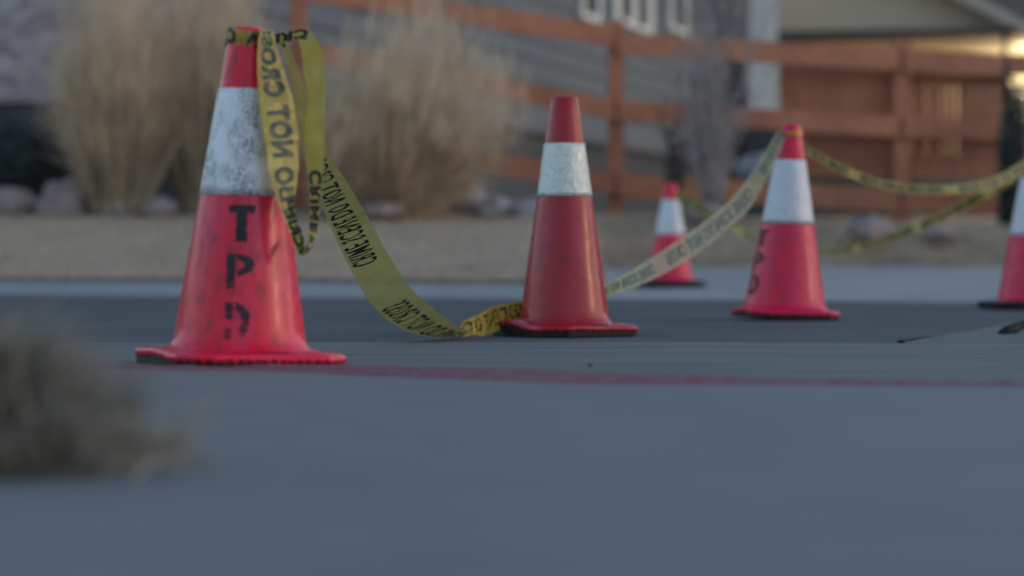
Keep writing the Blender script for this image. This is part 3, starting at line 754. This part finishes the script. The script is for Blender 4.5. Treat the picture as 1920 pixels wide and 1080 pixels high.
for x0, x1, yb_ in ((1080, 1116, 40), (1143, 1214, 54), (1246, 1280, 62)):
    s0, s1 = wall_s(x0), wall_s(x1); zs = zat((x0+x1)/2, yb_); zt2 = zs+1.9; fr = (s0-s1)
    wf = MB(); t = .10
    def prism(mb, sa, sb, za, zb_, o0, o1):
        pts = [W(sa,za,o1), W(sb,za,o1), W(sb,zb_,o1), W(sa,zb_,o1)]; q = [W(sa,za,o0), W(sb,za,o0), W(sb,zb_,o0), W(sa,zb_,o0)]
        mb.quad(*pts); 
        for i in range(4): mb.quad(q[i], q[(i+1)%4], pts[(i+1)%4], pts[i])
    t = min(.34, fr*.16)
    prism(wf, s0, s0-t, zs, zt2, .03, .10); prism(wf, s1+t, s1, zs, zt2, .03, .10); prism(wf, s0-t, s1+t, zs, zs+.09, .03, .10); prism(wf, s0-t, s1+t, zt2-.2, zt2, .03, .10)
    if fr > 2.2: prism(wf, (s0+s1)/2+t/2, (s0+s1)/2-t/2, zs+.09, zt2-.2, .03, .10)
    f = hbuild(wf, 'window', M['white']); pn = MB(); prism(pn, s0-t, s1+t, zs+.09, zt2-.2, .03, .05); hbuild(pn, 'pane', M['glass'], f)
# pale pillar at the far corner
pc = P(1427, 300, 43.4); pp = empty('porch_pillar', Vector((pc.x, 43.4, 1.0)), 'wide pale square pillar at the far corner of the grey house', 'pillar')
zt_ = P(0, -80, 43.4).z; zm = P(0, 222, 43.4).z; hw = 27/FPX*43.4
mb = MB(); mb.box(-hw, -.28, zm-1.0, hw, .28, zt_-1.0, bev=.02); mb.build('shaft', M['white'], pp)
mb = MB(); mb.box(-hw-.1, -.4, -1.0, hw+.1, .4, zm-1.003, bev=.02); mb.build('plinth', M['foundation'], pp)
mb = MB(); mb.box(-hw-.06, -.34, zm-1.0, hw+.06, .34, zm-.85, bev=.02); mb.build('collar', M['white'], pp)
# garden lamp with pale globe
gl = empty('garden_lamp', P(1256, 400, 20.4), 'slim dark garden lamp post with pale unlit globe above the small distant cone', 'lamp')
zg = P(0, 262, 20.4).z-P(0, 400, 20.4).z
mb = MB(); mb.tube([(0,0,-.1), (0,0,zg-.05)], .022, 10); mb.build('post', M['darkwood'], gl, True)
bm = bmesh.new(); bmesh.ops.create_icosphere(bm, subdivisions=3, radius=.06); bmesh.ops.translate(bm, verts=bm.verts, vec=(0,0,zg)); mb = MB(); mb.addbm(bm); mb.build('globe', M['white'], gl, True)
mb = MB(); mb.lathe([(.0,zg+.085),(.05,zg+.07),(.072,zg+.055),(.07,zg+.05)], 20); mb.build('cap', M['darkwood'], gl, True)

# ---------------------------------------------------------------- tan gabled porch at the right
GD = 44.0; g0 = P(1690, 80, GD); gp = empty('gabled_house', Vector((g0.x, GD, .6)), 'tan gabled house with dark beam over a warmly lit porch at top right', 'house'); GI = Matrix.Translation(-Vector((g0.x, GD, .6)))
def gb(mb, name, m, parent=None, sm=False): o = mb.build(name, m, parent or gp, sm); o.data.transform(GI); return o
def slab(mb, poly, y0, y1):
    n = len(poly); A = [Vector((p.x, y0, p.z)) for p in poly]; Bq = [Vector((p.x, y1, p.z)) for p in poly]
    k = len(mb.v); mb.v += [tuple(v) for v in A+Bq]; mb.f.append(tuple(range(k, k+n))); mb.f.append(tuple(range(k+n, k+2*n))[::-1])
    for i in range(n): j = (i+1) % n; mb.f.append((k+i, k+n+i, k+n+j, k+j))
apex = P(1250, -260, GD)
mb = MB(); slab(mb, [P(1440,64,GD), P(1880,62,GD), P(1800,14,GD), P(1500,-150,GD), P(1440,-150,GD)], GD, GD+.3); gb(mb, 'gable_wall', M['stucco'])
mb = MB(); slab(mb, [P(1480,-178,GD), P(1480,-152,GD), P(1800,12,GD), P(1912,66,GD), P(1918,52,GD), P(1806,-10,GD)], GD-.5, GD-.02); gb(mb, 'rake_board', M['stucco']).data.materials[0] = simple('rake_cream', (.50,.46,.42), .7, .06, 1, 9, .05)
mb = MB(); slab(mb, [P(1480,-300,GD), P(1480,-60,GD), P(1860,20,GD), P(2500,70,GD), P(2500,-300,GD)], GD+9, GD+9.2); gb(mb, 'rear_roof', M['roofdark'])
mb = MB(); slab(mb, [P(1440,80,GD), P(1905,66,GD), P(1905,56,GD), P(1440,63,GD)], GD-.35, GD+.35); gb(mb, 'beam', M['darkwood'])
mb = MB(); slab(mb, [P(1470,128,GD), P(2300,128,GD), P(2300,-10,GD), P(1470,50,GD)], GD+4, GD+4.2); gb(mb, 'porch_wall', M['cream'])
mb = MB(); slab(mb, [P(1470,290,GD), P(1758,290,GD), P(1758,128.2,GD), P(1470,128.2,GD)], GD+3.95, GD+4.2); gb(mb, 'shade_panel', simple('brown_shade_panel', (.22,.14,.09), .8, .1, 1, 10, .1, .01))  # brown panel added so the porch glow stays in the strip above
mb = MB(); slab(mb, [P(1758.5,290,GD), P(1885,290,GD), P(1885,128.2,GD), P(1758.5,128.2,GD)], GD+3.97, GD+4.2); gb(mb, 'wall_panel', M['cream'])
mb = MB(); slab(mb, [P(1885.5,290,GD), P(2300,290,GD), P(2300,128.2,GD), P(1885.5,128.2,GD)], GD+3.9, GD+4.2); gb(mb, 'dark_shade_panel', M['darkwood'])  # dark panel added to stop the glow at the right end
mb = MB(); slab(mb, [P(1470,470,GD), P(2300,470,GD), P(2300,290.2,GD), P(1470,290.2,GD)], GD+3.5, GD+4.2); gb(mb, 'plinth', M['foundation'])  # dark base added so no glow shows below the pickets
mb = MB(); mb.box(P(1440,0,GD).x, GD+.36, P(0,63,GD).z, P(2300,0,GD).x, GD+4, P(0,50,GD).z+.02); gb(mb, 'porch_ceiling', M['cream'])
mb = MB(); mb.box(P(1884,0,GD).x-.04, GD, .4, P(1884,0,GD).x+.04, GD+.1, P(0,66,GD).z); gb(mb, 'post', M['darkwood'])
mb = MB(); mb.box(P(1462,0,GD).x, GD+.36, .3, P(1462,0,GD).x+.2, GD+4, P(0,63,GD).z); gb(mb, 'porch_shield_wall', M['stucco'])  # wall added to keep the porch lamp's light off the grey siding
# lit porch lamps (the warm glow and the bright discs at the right edge)
def emis(name, c, s):
    m, nt, b = new_mat(name); b.inputs['Base Color'].default_value = (*c, 1); b.inputs['Emission Color'].default_value = (*c, 1); b.inputs['Emission Strength'].default_value = s; return m
M['lamp'] = emis('lamp_glow', (1,.84,.58), 2.2)
for (px, py, d, r_, lab) in ((1896,178,27,.018,'small warm lamp glowing behind the fence, upper of the pair at right edge'), (1914,176,27.3,.016,'small warm lamp nearest the right edge, beside another at the same height'), (1914,222,27,.03,'largest warm round lamp, lower at the right edge')):
    rt = empty('porch_lamp', P(px, py, d), lab, 'lamp', 'warm lamps at the right edge')
    bm = bmesh.new(); bmesh.ops.create_icosphere(bm, subdivisions=3, radius=r_); mb = MB(); mb.addbm(bm); mb.build('bulb', M['lamp'], rt, True)
    mb = MB(); mb.lathe([(.004,r_*2.2),(r_*.5,r_*2.0),(r_*1.2,r_*1.0),(r_*1.15,r_*.95)], 16); mb.build('shade', M['darkwood'], rt, True)
    gz = .5-P(px,py,d).z; mb = MB(); mb.tube([(r_*.2,.03,r_*2.1), (0,.06,r_*2.1), (0,.06,gz)], .01, 6); mb.build('post', M['darkwood'], rt, True)
pl = bpy.data.lights.new('porch_light', 'POINT'); pl.energy = 100; pl.color = (1,.86,.60); pl.shadow_soft_size = .15
po = bpy.data.objects.new('porch_light', pl); COL.objects.link(po); po.location = P(1960, 92, GD+2.6)
